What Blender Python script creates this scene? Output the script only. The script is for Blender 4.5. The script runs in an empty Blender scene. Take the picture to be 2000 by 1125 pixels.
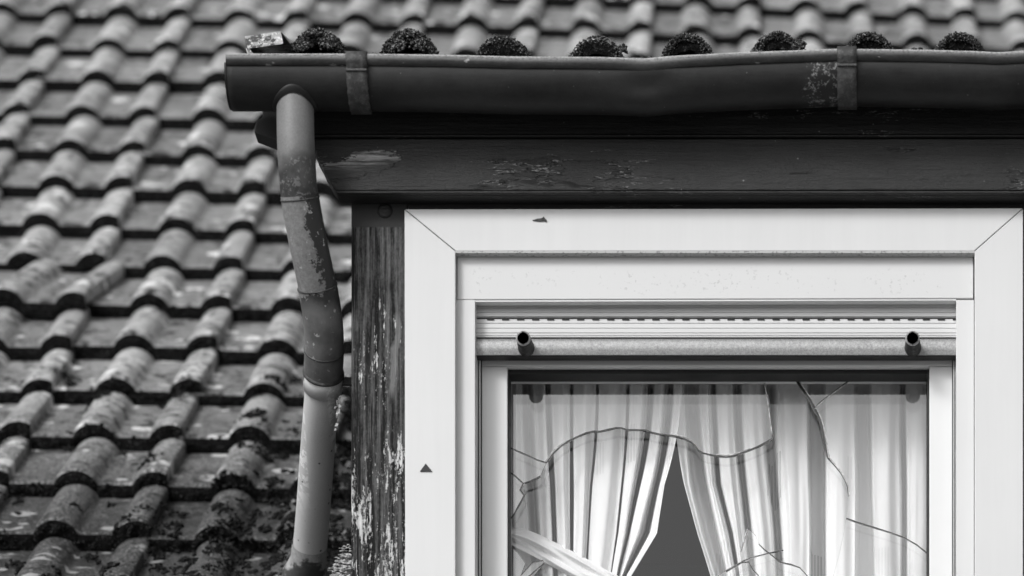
import bpy, bmesh, math, random
import numpy as np
from mathutils import Vector, noise as mnoise
random.seed(7); RNG = np.random.default_rng(7)
R = math.radians
SC = bpy.context.scene
COL = SC.collection

# ------------------------------------------------------------------ camera, sky, sun, exposure
F, X0, Y0, D = 9038.9, 1800.0, 4157.1, 7.5957      # focal length in px of a 2000 px frame, principal point, metres to the window
cam = bpy.data.cameras.new('camera'); co = bpy.data.objects.new('camera', cam); COL.objects.link(co)
co.location = (0, -D, 0); co.rotation_euler = (R(90), 0, 0)
cam.sensor_width = 36; cam.lens = F / 2000 * 36
cam.shift_x = (1000 - X0) / 2000; cam.shift_y = (Y0 - 562.5) / 2000
cam.clip_start = .1; cam.clip_end = 800
cam.dof.use_dof = True; cam.dof.focus_distance = D + .15; cam.dof.aperture_fstop = 3.8
SC.camera = co
SUN_AZ, SUN_EL = R(214), R(33)                     # azimuth from +Y clockwise: the sun stands behind the camera, to the left
w = bpy.data.worlds.new('World'); SC.world = w; w.use_nodes = True
nt = w.node_tree; bg = nt.nodes['Background']
sky = nt.nodes.new('ShaderNodeTexSky'); sky.sky_type = 'NISHITA'; sky.sun_disc = False
sky.sun_elevation = SUN_EL; sky.sun_rotation = SUN_AZ; sky.dust_density = 4; sky.air_density = 1.5
bw = nt.nodes.new('ShaderNodeRGBToBW'); nt.links.new(sky.outputs[0], bw.inputs[0]); nt.links.new(bw.outputs[0], bg.inputs[0])
bg.inputs[1].default_value = .15
sl = bpy.data.lights.new('sun', 'SUN'); sl.energy = 1.3; sl.angle = R(14)
so = bpy.data.objects.new('sun', sl); COL.objects.link(so)
sd = Vector((math.sin(SUN_AZ) * math.cos(SUN_EL), math.cos(SUN_AZ) * math.cos(SUN_EL), math.sin(SUN_EL)))
so.rotation_euler = sd.to_track_quat('Z', 'Y').to_euler(); so.location = (-4, -8, 12)
SC.view_settings.view_transform = 'Standard'; SC.view_settings.look = 'None'
SC.view_settings.exposure = 0.06; SC.view_settings.gamma = 1
SC.cycles.max_bounces = 10; SC.cycles.transparent_max_bounces = 16

# ------------------------------------------------------------------ small node language
class V:
    def __init__(s, g, k): s.g, s.k = g, k
    def _m(s, op, *a):
        n = s.g.nt.nodes.new('ShaderNodeMath'); n.operation = op
        for i, v in enumerate((s,) + a):
            if isinstance(v, V): s.g.nt.links.new(v.k, n.inputs[i])
            else: n.inputs[i].default_value = v
        return V(s.g, n.outputs[0])
    def __add__(s, o): return s._m('ADD', o)
    def __radd__(s, o): return s._m('ADD', o)
    def __sub__(s, o): return s._m('SUBTRACT', o)
    def __rsub__(s, o): return (s * -1.0) + o
    def __mul__(s, o): return s._m('MULTIPLY', o)
    def __rmul__(s, o): return s._m('MULTIPLY', o)
    def abs(s): return s._m('ABSOLUTE')
    def max(s, o): return s._m('MAXIMUM', o)
    def min(s, o): return s._m('MINIMUM', o)
    def pow(s, o): return s._m('POWER', o)
    def step(s, a, b):
        n = s.g.nt.nodes.new('ShaderNodeMapRange'); n.interpolation_type = 'SMOOTHSTEP'
        s.g.nt.links.new(s.k, n.inputs[0]); n.inputs[1].default_value = a; n.inputs[2].default_value = b
        return V(s.g, n.outputs[0])
    def mix(s, a, b):                                # s = 0 gives a, s = 1 gives b
        return s * (b if isinstance(b, V) else float(b)) + (1.0 - s) * (a if isinstance(a, V) else float(a))
class G:
    def __init__(s, m):
        s.nt = m.node_tree; tc = s.nt.nodes.new('ShaderNodeTexCoord'); s.co = tc.outputs['Object']
        sp = s.nt.nodes.new('ShaderNodeSeparateXYZ'); s.nt.links.new(s.co, sp.inputs[0])
        s.x, s.y, s.z = (V(s, sp.outputs[i]) for i in range(3))
    def vec(s, sx, sy, sz):
        n = s.nt.nodes.new('ShaderNodeVectorMath'); n.operation = 'MULTIPLY'; s.nt.links.new(s.co, n.inputs[0])
        n.inputs[1].default_value = (sx, sy, sz); return n.outputs[0]
    def noise(s, scale=1., detail=4., rough=.6, st=(1, 1, 1)):
        n = s.nt.nodes.new('ShaderNodeTexNoise'); s.nt.links.new(s.vec(*st), n.inputs['Vector'])
        n.inputs['Scale'].default_value = scale; n.inputs['Detail'].default_value = detail; n.inputs['Roughness'].default_value = rough
        return V(s, n.outputs[0])
    def cells(s, scale, st=(1, 1, 1), feature='F1'):
        n = s.nt.nodes.new('ShaderNodeTexVoronoi'); n.feature = feature; s.nt.links.new(s.vec(*st), n.inputs['Vector'])
        n.inputs['Scale'].default_value = scale; return V(s, n.outputs['Distance'])
    def attr(s, name):
        n = s.nt.nodes.new('ShaderNodeAttribute'); n.attribute_name = name; return V(s, n.outputs['Fac'])
def mat(name, fn):
    m = bpy.data.materials.new(name); m.use_nodes = True; b = m.node_tree.nodes['Principled BSDF']
    g = G(m); d = fn(g)
    def put(sock, v):
        if isinstance(v, V): m.node_tree.links.new(v.k, b.inputs[sock])
        elif sock == 'Base Color': b.inputs[sock].default_value = (v, v, v, 1)
        else: b.inputs[sock].default_value = v
    put('Base Color', d['c']); put('Roughness', d.get('r', .6)); put('Metallic', d.get('m', 0.)); put('Specular IOR Level', d.get('s', .4))
    if 'b' in d:
        n = m.node_tree.nodes.new('ShaderNodeBump'); n.inputs['Strength'].default_value = d.get('bs', .6); n.inputs['Distance'].default_value = d.get('bd', .002)
        m.node_tree.links.new(d['b'].k, n.inputs['Height']); m.node_tree.links.new(n.outputs[0], b.inputs['Normal'])
    return m

def at(px, py, y=0.): k = (D + y) / F; return Vector(((px - X0) * k, y, (Y0 - py) * k))
def wx(px, y=0.): return (px - X0) * (D + y) / F
def wz(py, y=0.): return (Y0 - py) * (D + y) / F

# ------------------------------------------------------------------ materials
def f_tile(g):
    var = g.attr('tone'); cr = g.attr('crest')           # rolls are washed clean, the flats between them keep their dirt
    n1 = g.noise(9, 5, .6); n2 = g.noise(170, 3, .85); n3 = g.noise(38, 5, .7); n4 = g.noise(190, 3, .7)
    dirt = (n3 + .6 * n1 + .5 * n4 - 1.05) * 2.2
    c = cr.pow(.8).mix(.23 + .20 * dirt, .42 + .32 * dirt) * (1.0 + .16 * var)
    # darker and grainier lower down the roof, near the dormer
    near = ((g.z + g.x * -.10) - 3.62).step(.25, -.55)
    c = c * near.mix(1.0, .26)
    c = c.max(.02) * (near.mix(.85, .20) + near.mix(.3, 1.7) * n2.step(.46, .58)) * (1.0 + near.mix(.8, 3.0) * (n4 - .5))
    lich = (g.cells(8, (1, 1, .8)) + .10 * (g.noise(60, 4, .7) - .5)).step(.25, .20) * g.noise(7, 3).step(.46, .51)
    lich = lich.max((g.cells(17) + .12 * (g.noise(90, 4, .7) - .5)).step(.22, .17) * g.noise(5, 3).step(.49, .54)) * near.mix(1.0, .35)
    c = lich.mix(c, .80)
    dk = g.noise(34, 5, .7).step(.52, .58) * g.noise(5, 3).step(.42, .52)
    c = dk.mix(c, .02)
    return dict(c=c.max(.008), r=.58 + .3 * (n3 - .3), s=.45, b=n2 + .6 * n3 + .4 * n4, bs=.9, bd=.0014)
def f_edge(g):
    n = g.noise(160, 4, .7); k = g.noise(320, 2, .6)
    c = .008 + .03 * n.step(.5, .7) + .12 * k.step(.63, .70)
    return dict(c=c, r=.95, s=.1, b=n + k, bs=1., bd=.004)
def f_moss(g):
    n = g.noise(300, 3, .7); k = g.noise(40, 3)
    c = .018 + .08 * n.step(.42, .62) + .38 * n.step(.54, .64) * k.step(.35, .6)
    return dict(c=c, r=.95, s=.15, b=n, bs=1., bd=.002)
def f_litter(g):
    n = g.noise(300, 3, .7)
    return dict(c=.008 + .025 * n.step(.42, .62) + .16 * n.step(.62, .70), r=.95, s=.1, b=n, bs=1., bd=.002)
def f_gut(g):
    n1 = g.noise(14, 4, .6, (.4, 1, 1)); n2 = g.noise(350, 2, .7); sp = g.cells(70).step(.10, .04) * g.noise(20, 2).step(.5, .62)
    c = .006 + .015 * n1.step(.3, .7) + .012 * (n2 - .5) + .02 * (g.noise(50, 5, .7) - .5)
    # peeled paint left of the right-hand bracket
    px = wx(1612, -.14); pz = wz(178, -.14)
    dd = ((g.x - px) * 26.0).pow(2.0) + ((g.z - pz) * 15.0).pow(2.0) + 4.5 * (g.noise(60, 5, .75) - .5)
    ring = dd.step(.10, .30) * (1.0 - dd.step(.38, .75))
    c = (1.0 - dd.step(.2, .35)).mix(c, .010)
    c = (ring * g.noise(170, 3, .7).step(.46, .60)).mix(c, .24)
    c = sp.mix(c, .16)
    return dict(c=c, r=.42 + .25 * n1, s=.5, b=n1 + .15 * n2, bs=.35, bd=.004)
def f_bead(g):
    n1 = g.noise(40, 4, .7, (.3, 1, 1)); n2 = g.noise(260, 3, .7)
    c = .022 + .03 * n1.step(.35, .7) + .05 * (n2 - .5)
    c = (g.attr('crest') * n2.step(.25, .6)).mix(c, .85)  # bright highlight along the top of the bead, painted into its colour
    c = (g.noise(70, 3, .6, (.5, 1, 1)).step(.67, .72)).mix(c, .30)
    return dict(c=c.max(.01), r=.20 + .3 * n2, s=.7, b=n1 + n2, bs=.3, bd=.0015)
def f_strap(g):
    n1 = g.noise(90, 4, .7); n2 = g.noise(300, 3, .7)
    c = .035 + .05 * n1.step(.4, .7) + .10 * n2.step(.6, .72)
    return dict(c=c, r=.55, s=.5, b=n1 + n2, bs=.6, bd=.002)
def f_pipe_top(g):
    n1 = g.noise(16, 4, .6); n2 = g.noise(330, 2, .7); z = wz(300, -.09)
    low = ((g.z - z) * -14.0 + 1.6 * (n1 - .5)).step(-.2, .5)
    c = .185 + .14 * (n1 - .5) + .10 * (n2 - .5)
    c = low.mix(c, .030 + .06 * n1.step(.4, .7))
    ch = g.noise(75, 5, .75).step(.56, .60) * low
    c = ch.mix(c, .15)
    return dict(c=c.max(.01), r=.5, s=.45, b=n2 + 3 * ch, bs=.35, bd=.0012)
def f_pipe_mid(g):
    n1 = g.noise(24, 5, .65); n2 = g.noise(300, 2, .7)
    # bare metal on the left flank under flaked dark paint, its edge wandering
    zc = wz(390); k = (590 - 625) / 1190. / (wz(385) - wz(560))
    cx = wx(592, -.03) - (g.z - zc) * .20
    side = (g.x - cx + .09 * (g.noise(38, 6, .75) - .5)).step(.001, -.0005)
    top = ((g.z - wz(398)) + .04 * (n1 - .5)).step(.001, -.001)
    bot = ((g.z - wz(590)) + .04 * (g.noise(30, 4, .7) - .5)).step(-.001, .001)
    patch = side * top * bot
    lowl = ((g.z - wz(600)) + .05 * (n1 - .5)).step(.012, -.012)
    c = .026 + .02 * n1 + .012 * (n2 - .5)
    c = patch.mix(c, .21 + .30 * (g.noise(120, 5, .75) - .5) + .12 * (n2 - .5))
    c = lowl.mix(c, .15 + .25 * (n1 - .5))
    fl = g.noise(95, 4, .65).step(.635, .66)
    c = fl.mix(c, .42)
    return dict(c=c.max(.01), r=.5 + .2 * patch, s=.45, b=(1.0 - patch) * 2.0 + n2 * .6, bs=.5, bd=.0016)
def f_pipe_low(g):
    n1 = g.noise(10, 4, .6); n2 = g.noise(360, 2, .7)
    c = .60 + .16 * (n1 - .5) + .14 * (n2 - .5)
    dots = g.cells(60).step(.16, .10) * g.noise(25, 2).step(.50, .56)
    c = dots.mix(c, .05)
    zt = (g.z - wz(860, .2)).abs().step(.085, .03)
    e = (g.noise(50, 4, .7, (1, 1, .6)).step(.50, .52)) * ((g.x - wx(620, .20) - (g.z - wz(880, .22)) * .12).abs()).step(.019, .024) * zt
    c = e.mix(c, .85)
    return dict(c=c.max(.01), r=.5, s=.4, b=n2, bs=.25, bd=.0008)
def f_shoe(g):
    n1 = g.noise(45, 4, .65); n2 = g.noise(260, 3, .7)
    z = wz(1120, .485)
    c = ((g.z - z) + .05 * (n1 - .5)).step(.004, -.004).mix(.36 + .3 * (n2 - .5) + .3 * (n1 - .5), .03 + .05 * n1)
    return dict(c=c, r=.6, b=n1 + n2, bs=.5, bd=.002)
def f_board(g):
    gr = g.noise(55, 6, .7, (.05, 1, 1)); n2 = g.noise(380, 2, .8, (.5, 1, 1)); n1 = g.noise(7, 4); n3 = g.noise(40, 5, .7, (.3, 1, 1))
    c = .007 + .012 * n1 + .014 * (n2 - .5) + .03 * (n3 - .5) * n1
    # one long bare patch near the left end, its edge torn along the grain, and a few short flaked streaks
    px, pz = wx(705, -.03), wz(322, -.03)
    wob = 3.6 * (g.noise(42, 6, .75, (.3, 1, 1)) - .5) + 2.4 * (g.noise(14, 3, .6) - .5)
    tilt = (g.z - pz) - (g.x - px) * .22
    d1 = ((g.x - px) * 16.5).pow(2.0) + (tilt * 42.0).pow(2.0) + wob
    p1 = 1.0 - d1.step(.80, .86)
    rim = (1.0 - d1.step(.84, .92)) - p1
    gr2 = g.noise(150, 5, .8, (.07, 1, 1))
    c = p1.mix(c, .020 + .34 * gr2.step(.42, .66) * (tilt + (g.x - px) * .1).step(-.012, .014))
    c = rim.max(0.).mix(c, .006)
    area = g.noise(6, 3, .6, (.6, 1, 1.6)).step(.47, .56)
    e = (g.noise(19, 6, .75, (.14, 1, 1)) - .575).abs()
    fl = e.step(.006, .001) * area
    c = (fl * g.noise(120, 3, .7, (.2, 1, 1)).step(.48, .56)).mix(c, .24)
    pit = (g.noise(19, 6, .75, (.14, 1, 1.0)) - .585).step(.0, .01) * area
    c = pit.mix(c, .007)
    sp = g.cells(55).step(.09, .05) * g.noise(18, 3).step(.54, .6)
    c = sp.mix(c, .22)
    return dict(c=c.max(.004), r=.46 + .3 * n1, s=.5, b=1.2 * gr + .3 * n2 + .7 * n3 - 2.0 * pit - 1.5 * p1 + .5 * gr2 * p1, bs=.9, bd=.0035)
def f_post(g):
    wv = g.noise(9, 3, .6, (1, 1, .3))
    gr = g.noise(150, 6, .72, (1, 1, .035)); g2 = g.noise(330, 4, .8, (1, 1, .07)); n1 = g.noise(14, 4, .65); g3 = g.noise(300, 3, .7, (1, 1, .5))
    c = .052 + .50 * (gr - .5) + .16 * (g2 - .5) + .09 * (n1 - .5) + .12 * (g3 - .5)
    ck = g.noise(48, 4, .6, (1, 1, .03)).step(.40, .375)
    c = ck.max(g2.step(.36, .31)).mix(c, .008)
    # a pale split on the right and the remains of white paint, thick towards the foot
    sx = wx(772, .008) - (wz(680) - g.z) * .10
    spl = ((g.x - sx) + .03 * (n1 - .5)).abs().step(.007, .003) * (g.z - wz(690)).abs().step(.08, .05)
    c = spl.mix(c, .17 + .3 * (g2 - .5))
    lot = (g.z - wz(900)).step(.34, -.16)
    thr = (g.noise(170, 6, .8, (1, 1, .09)) - .5) * 1.7 + (g.noise(22, 4, .65, (1, 1, .4)) - .5) * 1.2 + (g3 - .5) * .7 + .31 * lot + .02
    wp = thr.step(.385, .42) * lot.step(.02, .1)
    c = wp.mix(c, .60 + .5 * (g2 - .5))
    top = (g.z - wz(440)).step(-.002, .002)
    c = top.mix(c, .030 + .03 * (n1 - .3))
    inv = 1.0 - top
    return dict(c=c.max(.006), r=.75, s=.25, b=(gr + .7 * g2 + .3 * g3 - 1.5 * ck + .6 * wp) * inv, bs=.9, bd=.003)
def f_dark(g):
    return dict(c=.03 + .02 * g.noise(30, 4), r=.8)
def f_white(g):
    n = g.noise(6, 3); sp = g.cells(60).step(.05, .025) * g.noise(15, 2).step(.56, .64)
    c = .66 - .05 * (n - .4) - .08 * (g.noise(26, 4, .7, (1, 1, .06)) - .5)
    return dict(c=sp.mix(c, .45), r=.38 + .1 * n, s=.4, b=g.noise(40, 2), bs=.03, bd=.001)
def f_box(g):
    n = g.noise(5, 3)
    zm = (g.z - wz(550, .02)).abs().step(.032, .008)
    sp = g.noise(130, 3, .65).step(.60, .66) * zm * g.noise(14, 2).step(.40, .6)
    return dict(c=sp.mix(.67 - .04 * n, .52), r=.42, s=.4, b=g.noise(120, 2) * zm, bs=.12, bd=.001)
def f_reveal(g):
    sp = g.noise(140, 3, .7).step(.52, .62)
    return dict(c=sp.mix(.46, .24), r=.6)
def f_slat(g):
    return dict(c=.66 + .06 * (g.noise(30, 3, .6, (.08, 1, 1)) - .5), r=.42, s=.4)
def f_bar(g):
    n = g.noise(430, 2, .8); k = g.noise(190, 3, .8)
    return dict(c=(.36 + .55 * (n - .5) + .35 * (k - .5)).max(.08), r=.40, m=.35, s=.5, b=n, bs=.3, bd=.0006)
def f_rub(g):
    return dict(c=.02 + .06 * g.noise(120, 4, .7).step(.45, .7), r=.55, b=g.noise(150, 3), bs=.4, bd=.001)
def f_sash(g): return dict(c=.74 - .04 * g.noise(8, 3), r=.35, s=.45)
def f_gask(g): return dict(c=.008, r=.5)
def f_gedge(g): return dict(c=.015 + .03 * g.noise(90, 3), r=.12, s=.8)
def f_glint(g):
    return dict(c=.30 + .5 * g.noise(160, 3, .7).step(.42, .6), r=.15, s=.8)
def f_metal(g):
    n = g.noise(50, 4, .7); k = g.noise(200, 3, .7)
    c = .36 + .5 * (n - .5); c = k.step(.54, .60).mix(c, .75); c = g.noise(60, 5, .7).step(.55, .58).mix(c, .06)
    return dict(c=c, r=.4, m=.3, s=.5, b=n + k, bs=.4, bd=.002)
def f_flake(g): return dict(c=.12 + .5 * g.noise(160, 3, .7).step(.4, .6), r=.7)
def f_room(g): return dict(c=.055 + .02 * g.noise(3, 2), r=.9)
def f_ground(g): return dict(c=.16 + .08 * g.noise(.6, 5), r=.95)
def f_deck(g): return dict(c=.02, r=.9)
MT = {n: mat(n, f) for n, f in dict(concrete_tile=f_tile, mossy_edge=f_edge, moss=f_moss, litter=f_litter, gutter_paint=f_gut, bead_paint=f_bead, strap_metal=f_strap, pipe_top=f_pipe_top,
     pipe_flaking=f_pipe_mid, pipe_grey=f_pipe_low, pipe_shoe=f_shoe, dark_board=f_board, weathered_post=f_post, dark_wood=f_dark, white_vinyl=f_white, shutter_box=f_box,
     dusty_reveal=f_reveal, slat=f_slat, end_bar=f_bar, rubber=f_rub, sash=f_sash, gasket=f_gask, glass_edge=f_gedge, glass_glint=f_glint, sheet_metal=f_metal, paint_flake=f_flake,
     room=f_room, ground=f_ground, deck=f_deck).items()}
def glass_mat(name, film):
    m = bpy.data.materials.new(name); m.use_nodes = True; t = m.node_tree; t.nodes.clear()
    o = t.nodes.new('ShaderNodeOutputMaterial'); mx = t.nodes.new('ShaderNodeMixShader'); tr = t.nodes.new('ShaderNodeBsdfTransparent'); gl = t.nodes.new('ShaderNodeBsdfGlossy')
    tr.inputs[0].default_value = (.97, .97, .97, 1); gl.inputs['Roughness'].default_value = .005; gl.inputs[0].default_value = (1, 1, 1, 1)
    mx.inputs[0].default_value = film
    t.links.new(tr.outputs[0], mx.inputs[1]); t.links.new(gl.outputs[0], mx.inputs[2]); t.links.new(mx.outputs[0], o.inputs[0]); return m
MT['glass'] = glass_mat('window_glass', .13); MT['inner_glass'] = glass_mat('inner_glass', .055)
def cloth_mat():
    m = bpy.data.materials.new('curtain_cloth'); m.use_nodes = True; t = m.node_tree; t.nodes.clear(); g = G(m)
    o = t.nodes.new('ShaderNodeOutputMaterial'); mx = t.nodes.new('ShaderNodeMixShader'); df = t.nodes.new('ShaderNodeBsdfDiffuse'); tl = t.nodes.new('ShaderNodeBsdfTranslucent')
    c = .91 + .03 * (g.noise(260, 3, .6, (1, 1, .05)) - .5) + .05 * (g.noise(12, 3) - .5)
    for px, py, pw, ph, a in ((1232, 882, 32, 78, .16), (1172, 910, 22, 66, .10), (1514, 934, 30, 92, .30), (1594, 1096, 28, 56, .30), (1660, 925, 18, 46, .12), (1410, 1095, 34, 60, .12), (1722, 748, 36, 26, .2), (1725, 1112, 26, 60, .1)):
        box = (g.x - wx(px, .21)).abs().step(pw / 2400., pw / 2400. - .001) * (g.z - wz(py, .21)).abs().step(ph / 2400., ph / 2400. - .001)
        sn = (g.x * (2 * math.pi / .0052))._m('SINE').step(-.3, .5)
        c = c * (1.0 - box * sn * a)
    t.links.new(c.k, df.inputs[0]); t.links.new(c.k, tl.inputs[0]); mx.inputs[0].default_value = .07
    bp = t.nodes.new('ShaderNodeBump'); bp.inputs['Strength'].default_value = .12; bp.inputs['Distance'].default_value = .001
    t.links.new(g.noise(240, 3, .6, (1, 1, .05)).k, bp.inputs['Height']); t.links.new(bp.outputs[0], df.inputs['Normal'])
    t.links.new(df.outputs[0], mx.inputs[1]); t.links.new(tl.outputs[0], mx.inputs[2]); t.links.new(mx.outputs[0], o.inputs[0]); return m
MT['cloth'] = cloth_mat()

# ------------------------------------------------------------------ mesh helpers
def thing(name, label, cat, loc, group=None):
    o = bpy.data.objects.new(name, None); COL.objects.link(o); o.location = loc; o.empty_display_size = .1
    o['label'] = label; o['category'] = cat; o['kind'] = 'thing'
    if group: o['group'] = group
    return o
def wloc(o):
    v = Vector(o.location)
    while o.parent: o = o.parent; v += Vector(o.location)
    return v
class MB:
    def __init__(s): s.v, s.f, s.m, s.sm = [], [], [], []
    def add(s, vs, fs, mi=0, smooth=False):
        b = len(s.v); s.v += [tuple(v) for v in vs]
        for f in fs: s.f.append([i + b for i in f]); s.m.append(mi); s.sm.append(smooth)
    def box(s, a, b, mi=0):
        (x0, y0, z0), (x1, y1, z1) = a, b
        s.add([(x0, y0, z0), (x1, y0, z0), (x1, y1, z0), (x0, y1, z0), (x0, y0, z1), (x1, y0, z1), (x1, y1, z1), (x0, y1, z1)],
              [(0, 1, 5, 4), (1, 2, 6, 5), (2, 3, 7, 6), (3, 0, 4, 7), (4, 5, 6, 7), (3, 2, 1, 0)], mi)
    def bpx(s, p0, p1, q0, q1, yf, yb, mi=0):        # px range p0..p1, q0 (top)..q1 (bottom), front face at yf
        s.box((wx(p0, yf), yf, wz(q1, yf)), (wx(p1, yf), yb, wz(q0, yf)), mi)
    def prism(s, pts, yf, yb, mi=0, side=None, back=True):        # pts: picture outline of the front face, clockwise from the top left
        k = [at(px, py, yf) for px, py in pts]; n = len(k)
        fr = [(v.x, yf, v.z) for v in k]; bk = [(v.x, yb, v.z) for v in k]
        s.add(fr, [tuple(range(n))[::-1]], mi)
        if back: s.add(bk, [tuple(range(n))], mi)
        s.add(fr + bk, [(i, (i + 1) % n, n + (i + 1) % n, n + i) for i in range(n)], mi if side is None else side)
    def grid(s, P, mi=0, smooth=True, flip=False):
        n, m = len(P), len(P[0]); vs = [p for r in P for p in r]; fs = []
        for i in range(n - 1):
            for j in range(m - 1):
                q = (i * m + j, i * m + j + 1, (i + 1) * m + j + 1, (i + 1) * m + j); fs.append(q[::-1] if flip else q)
        s.add(vs, fs, mi, smooth)
    def tube(s, path, rad, n=32, mi=0, caps=False, inner=False):
        path = [Vector(p) for p in path]; rings = []; prev = None
        for i, p in enumerate(path):
            t = (path[min(i + 1, len(path) - 1)] - path[max(i - 1, 0)]).normalized()
            if prev is None: prev = t.cross(Vector((0, 1, 0) if abs(t.y) < .9 else (1, 0, 0))).normalized()
            a = (prev - t * prev.dot(t)).normalized(); prev = a; b = t.cross(a)
            r = rad[i] if hasattr(rad, '__len__') else rad
            rings.append([p + (a * math.cos(2 * math.pi * k / n) + b * math.sin(2 * math.pi * k / n)) * r for k in range(n + 1)])
        s.grid(rings, mi)
        if caps:
            for ring in (rings[0], rings[-1]): s.add(ring[:-1], [tuple(range(n))], mi)
    def build(s, name, mats, parent=None, weld=False, bevel=0., **props):
        me = bpy.data.meshes.new(name); me.from_pydata(s.v, [], s.f); me.update()
        for m in (mats if isinstance(mats, (list, tuple)) else [mats]): me.materials.append(MT[m])
        me.polygons.foreach_set('material_index', s.m); me.polygons.foreach_set('use_smooth', s.sm)
        if weld or bevel:
            bm = bmesh.new(); bm.from_mesh(me); bmesh.ops.remove_doubles(bm, verts=bm.verts, dist=1e-5); bmesh.ops.recalc_face_normals(bm, faces=bm.faces); bm.to_mesh(me); bm.free()
        o = bpy.data.objects.new(name, me); COL.objects.link(o)
        if parent: o.parent = parent; o.location = -wloc(parent)
        if bevel:
            b = o.modifiers.new('bevel', 'BEVEL'); b.width = bevel; b.segments = 2; b.limit_method = 'ANGLE'
        for k, v in props.items(): o[k] = v
        return o
def one(name, label, cat, mb, mats, **k):
    k.setdefault('kind', 'thing')
    return mb.build(name, mats, None, label=label, category=cat, **k)
def lerp_table(t, x):
    return float(np.interp(x, [a for a, _ in t], [b for _, b in t]))
_b = bmesh.new(); bmesh.ops.create_icosphere(_b, subdivisions=1, radius=1); ICOV = np.array([v.co[:] for v in _b.verts]); ICOF = [tuple(v.index for v in f.verts) for f in _b.faces]; _b.free()
def lumps(mb, pts, rads, squash=.7, rough=.35):
    for p, r in zip(pts, rads):
        q = ICOV * (1 + rough * (RNG.random((len(ICOV), 1)) - .5) * 2) * np.array([r * RNG.uniform(.7, 1.3), r * RNG.uniform(.7, 1.3), r * squash])
        a = RNG.uniform(0, 6.28); ca, sa = math.cos(a), math.sin(a)
        q = q @ np.array([[ca, sa, 0], [-sa, ca, 0], [0, 0, 1]]) + np.array(p)
        mb.add(q.tolist(), ICOF, 0, True)

# ------------------------------------------------------------------ ground and room
g = MB(); g.add([(-300, -300, -1.6), (300, -300, -1.6), (300, 300, -1.6), (-300, 300, -1.6)], [(0, 1, 2, 3)]); g.build('ground', 'ground', kind='structure')
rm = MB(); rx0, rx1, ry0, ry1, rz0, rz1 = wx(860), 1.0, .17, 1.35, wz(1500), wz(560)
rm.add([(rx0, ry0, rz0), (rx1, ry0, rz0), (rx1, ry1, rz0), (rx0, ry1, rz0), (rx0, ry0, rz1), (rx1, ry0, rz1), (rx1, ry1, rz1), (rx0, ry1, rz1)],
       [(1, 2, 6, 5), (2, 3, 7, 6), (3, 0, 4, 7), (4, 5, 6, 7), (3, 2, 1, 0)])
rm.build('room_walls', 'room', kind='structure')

# ------------------------------------------------------------------ main roof
TH, GA, PH = R(36), .33, .04689266
RO = Vector((-1.76845785, 4.45385916, 5.49975352))
RU = Vector((math.cos(PH), math.sin(PH), 0)); RV = Vector((-math.cos(TH) * math.sin(PH), math.cos(TH) * math.cos(PH), math.sin(TH))); RN = RU.cross(RV)
CW = [.025096835840641776, -.009284019758585959, -3.729825339322576e-05, .00012324106298035548, -5.736910425642103e-06, -.0010425394564651566, -.00011468051231663007]
CU = [-.005926221830741182, -.0009153335950811784, .0013539848397391182, -.00016871600697631012, 5.41196936465157e-06, .0022391688548717755, -.000430800864972168]
def roof_pt(u, s, w):                                 # u along the courses, s up the slope from course 0, w off the roof; the old roof sags a little
    j = -s / GA; jc = min(max(j, -2), 15); i = min(max(u / .15, -5), 15); t = max(0, 1 - jc / 13)
    b = (1, jc, jc**2, jc**3, jc**4, i * t, i * i * t)
    return RO + RU * (u + sum(a * c for a, c in zip(b, CU))) + RV * s + RN * (w + sum(a * c for a, c in zip(b, CW)))
PITCH = .15
def prof(t, H, wd): t = abs(t) / wd; return H * (1 - t * t)**.72 if t < 1 else 0.
def tile_profile(H=.026, wd=.042, cut=.066):                    # (u, height) across one tile of two rolls, its cut right roll lapping the next tile
    us = list(np.linspace(-.145, -.045, 9)) + list(np.linspace(-.042, .042, 17)) + list(np.linspace(.052, .100, 6)) + list(np.linspace(.108, .108 + cut, 15))
    out = [(u, max(prof(u, H, wd), prof(u - PITCH, H, wd)) + (.0012 * (u + .145) / .3)) for u in us]
    return [(us[0] - .004, -.008)] + out + [(.1085 + cut, -.003)]
TP = tile_profile()
def lay_tile(mb, tone, fn, u0, s0, T, L, k, dw=0., rot=0., lip_rough=.004, clip=None, tp=TP):
    cs, sn = math.cos(rot), math.sin(rot)
    def pt(u, s, w):
        uu, ss = u * cs - s * sn, u * sn + s * cs
        p = fn(u0 + uu, s0 + ss, w + dw)
        if clip is not None and p.x > clip: p.x = clip
        return p
    nb = len(mb.f)
    ss = [.0, .003, .010, .06, .14, .22, .30, L]; dp = [-.005, -.0015, 0, 0, 0, 0, 0, 0]
    P = [[pt(u, s, h - (H_C + T * s / GA) + d) for u, h in tp] for s, d in zip(ss, dp)]
    mb.grid(P, 0)
    # the rough mossy front edge
    E = []
    for r, (f, push) in enumerate(((0, 0), (.25, 1), (.5, 1), (.75, 1), (1., .4))):
        row = []
        for u, h in tp:
            n = mnoise.noise(Vector((u * 90 + k * 7.1, r * 1.7, s0 * 31)))
            row.append(pt(u, -lip_rough * push * (n + .35), h - H_C - .005 - f * T * (1 + .18 * n)))
        E.append(row)
    mb.grid(E, 1, True, True)
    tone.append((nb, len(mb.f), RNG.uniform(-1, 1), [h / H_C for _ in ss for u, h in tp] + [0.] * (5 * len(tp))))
def set_tone(o, tone):
    a = o.data.attributes.new('tone', 'FLOAT', 'FACE'); v = np.zeros(len(o.data.polygons), np.float32)
    for b, e, t, c in tone: v[b:e] = t
    a.data.foreach_set('value', v)
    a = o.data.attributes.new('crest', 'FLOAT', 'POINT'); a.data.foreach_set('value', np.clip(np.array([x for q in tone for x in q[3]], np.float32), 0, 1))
H_C = .026
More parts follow.
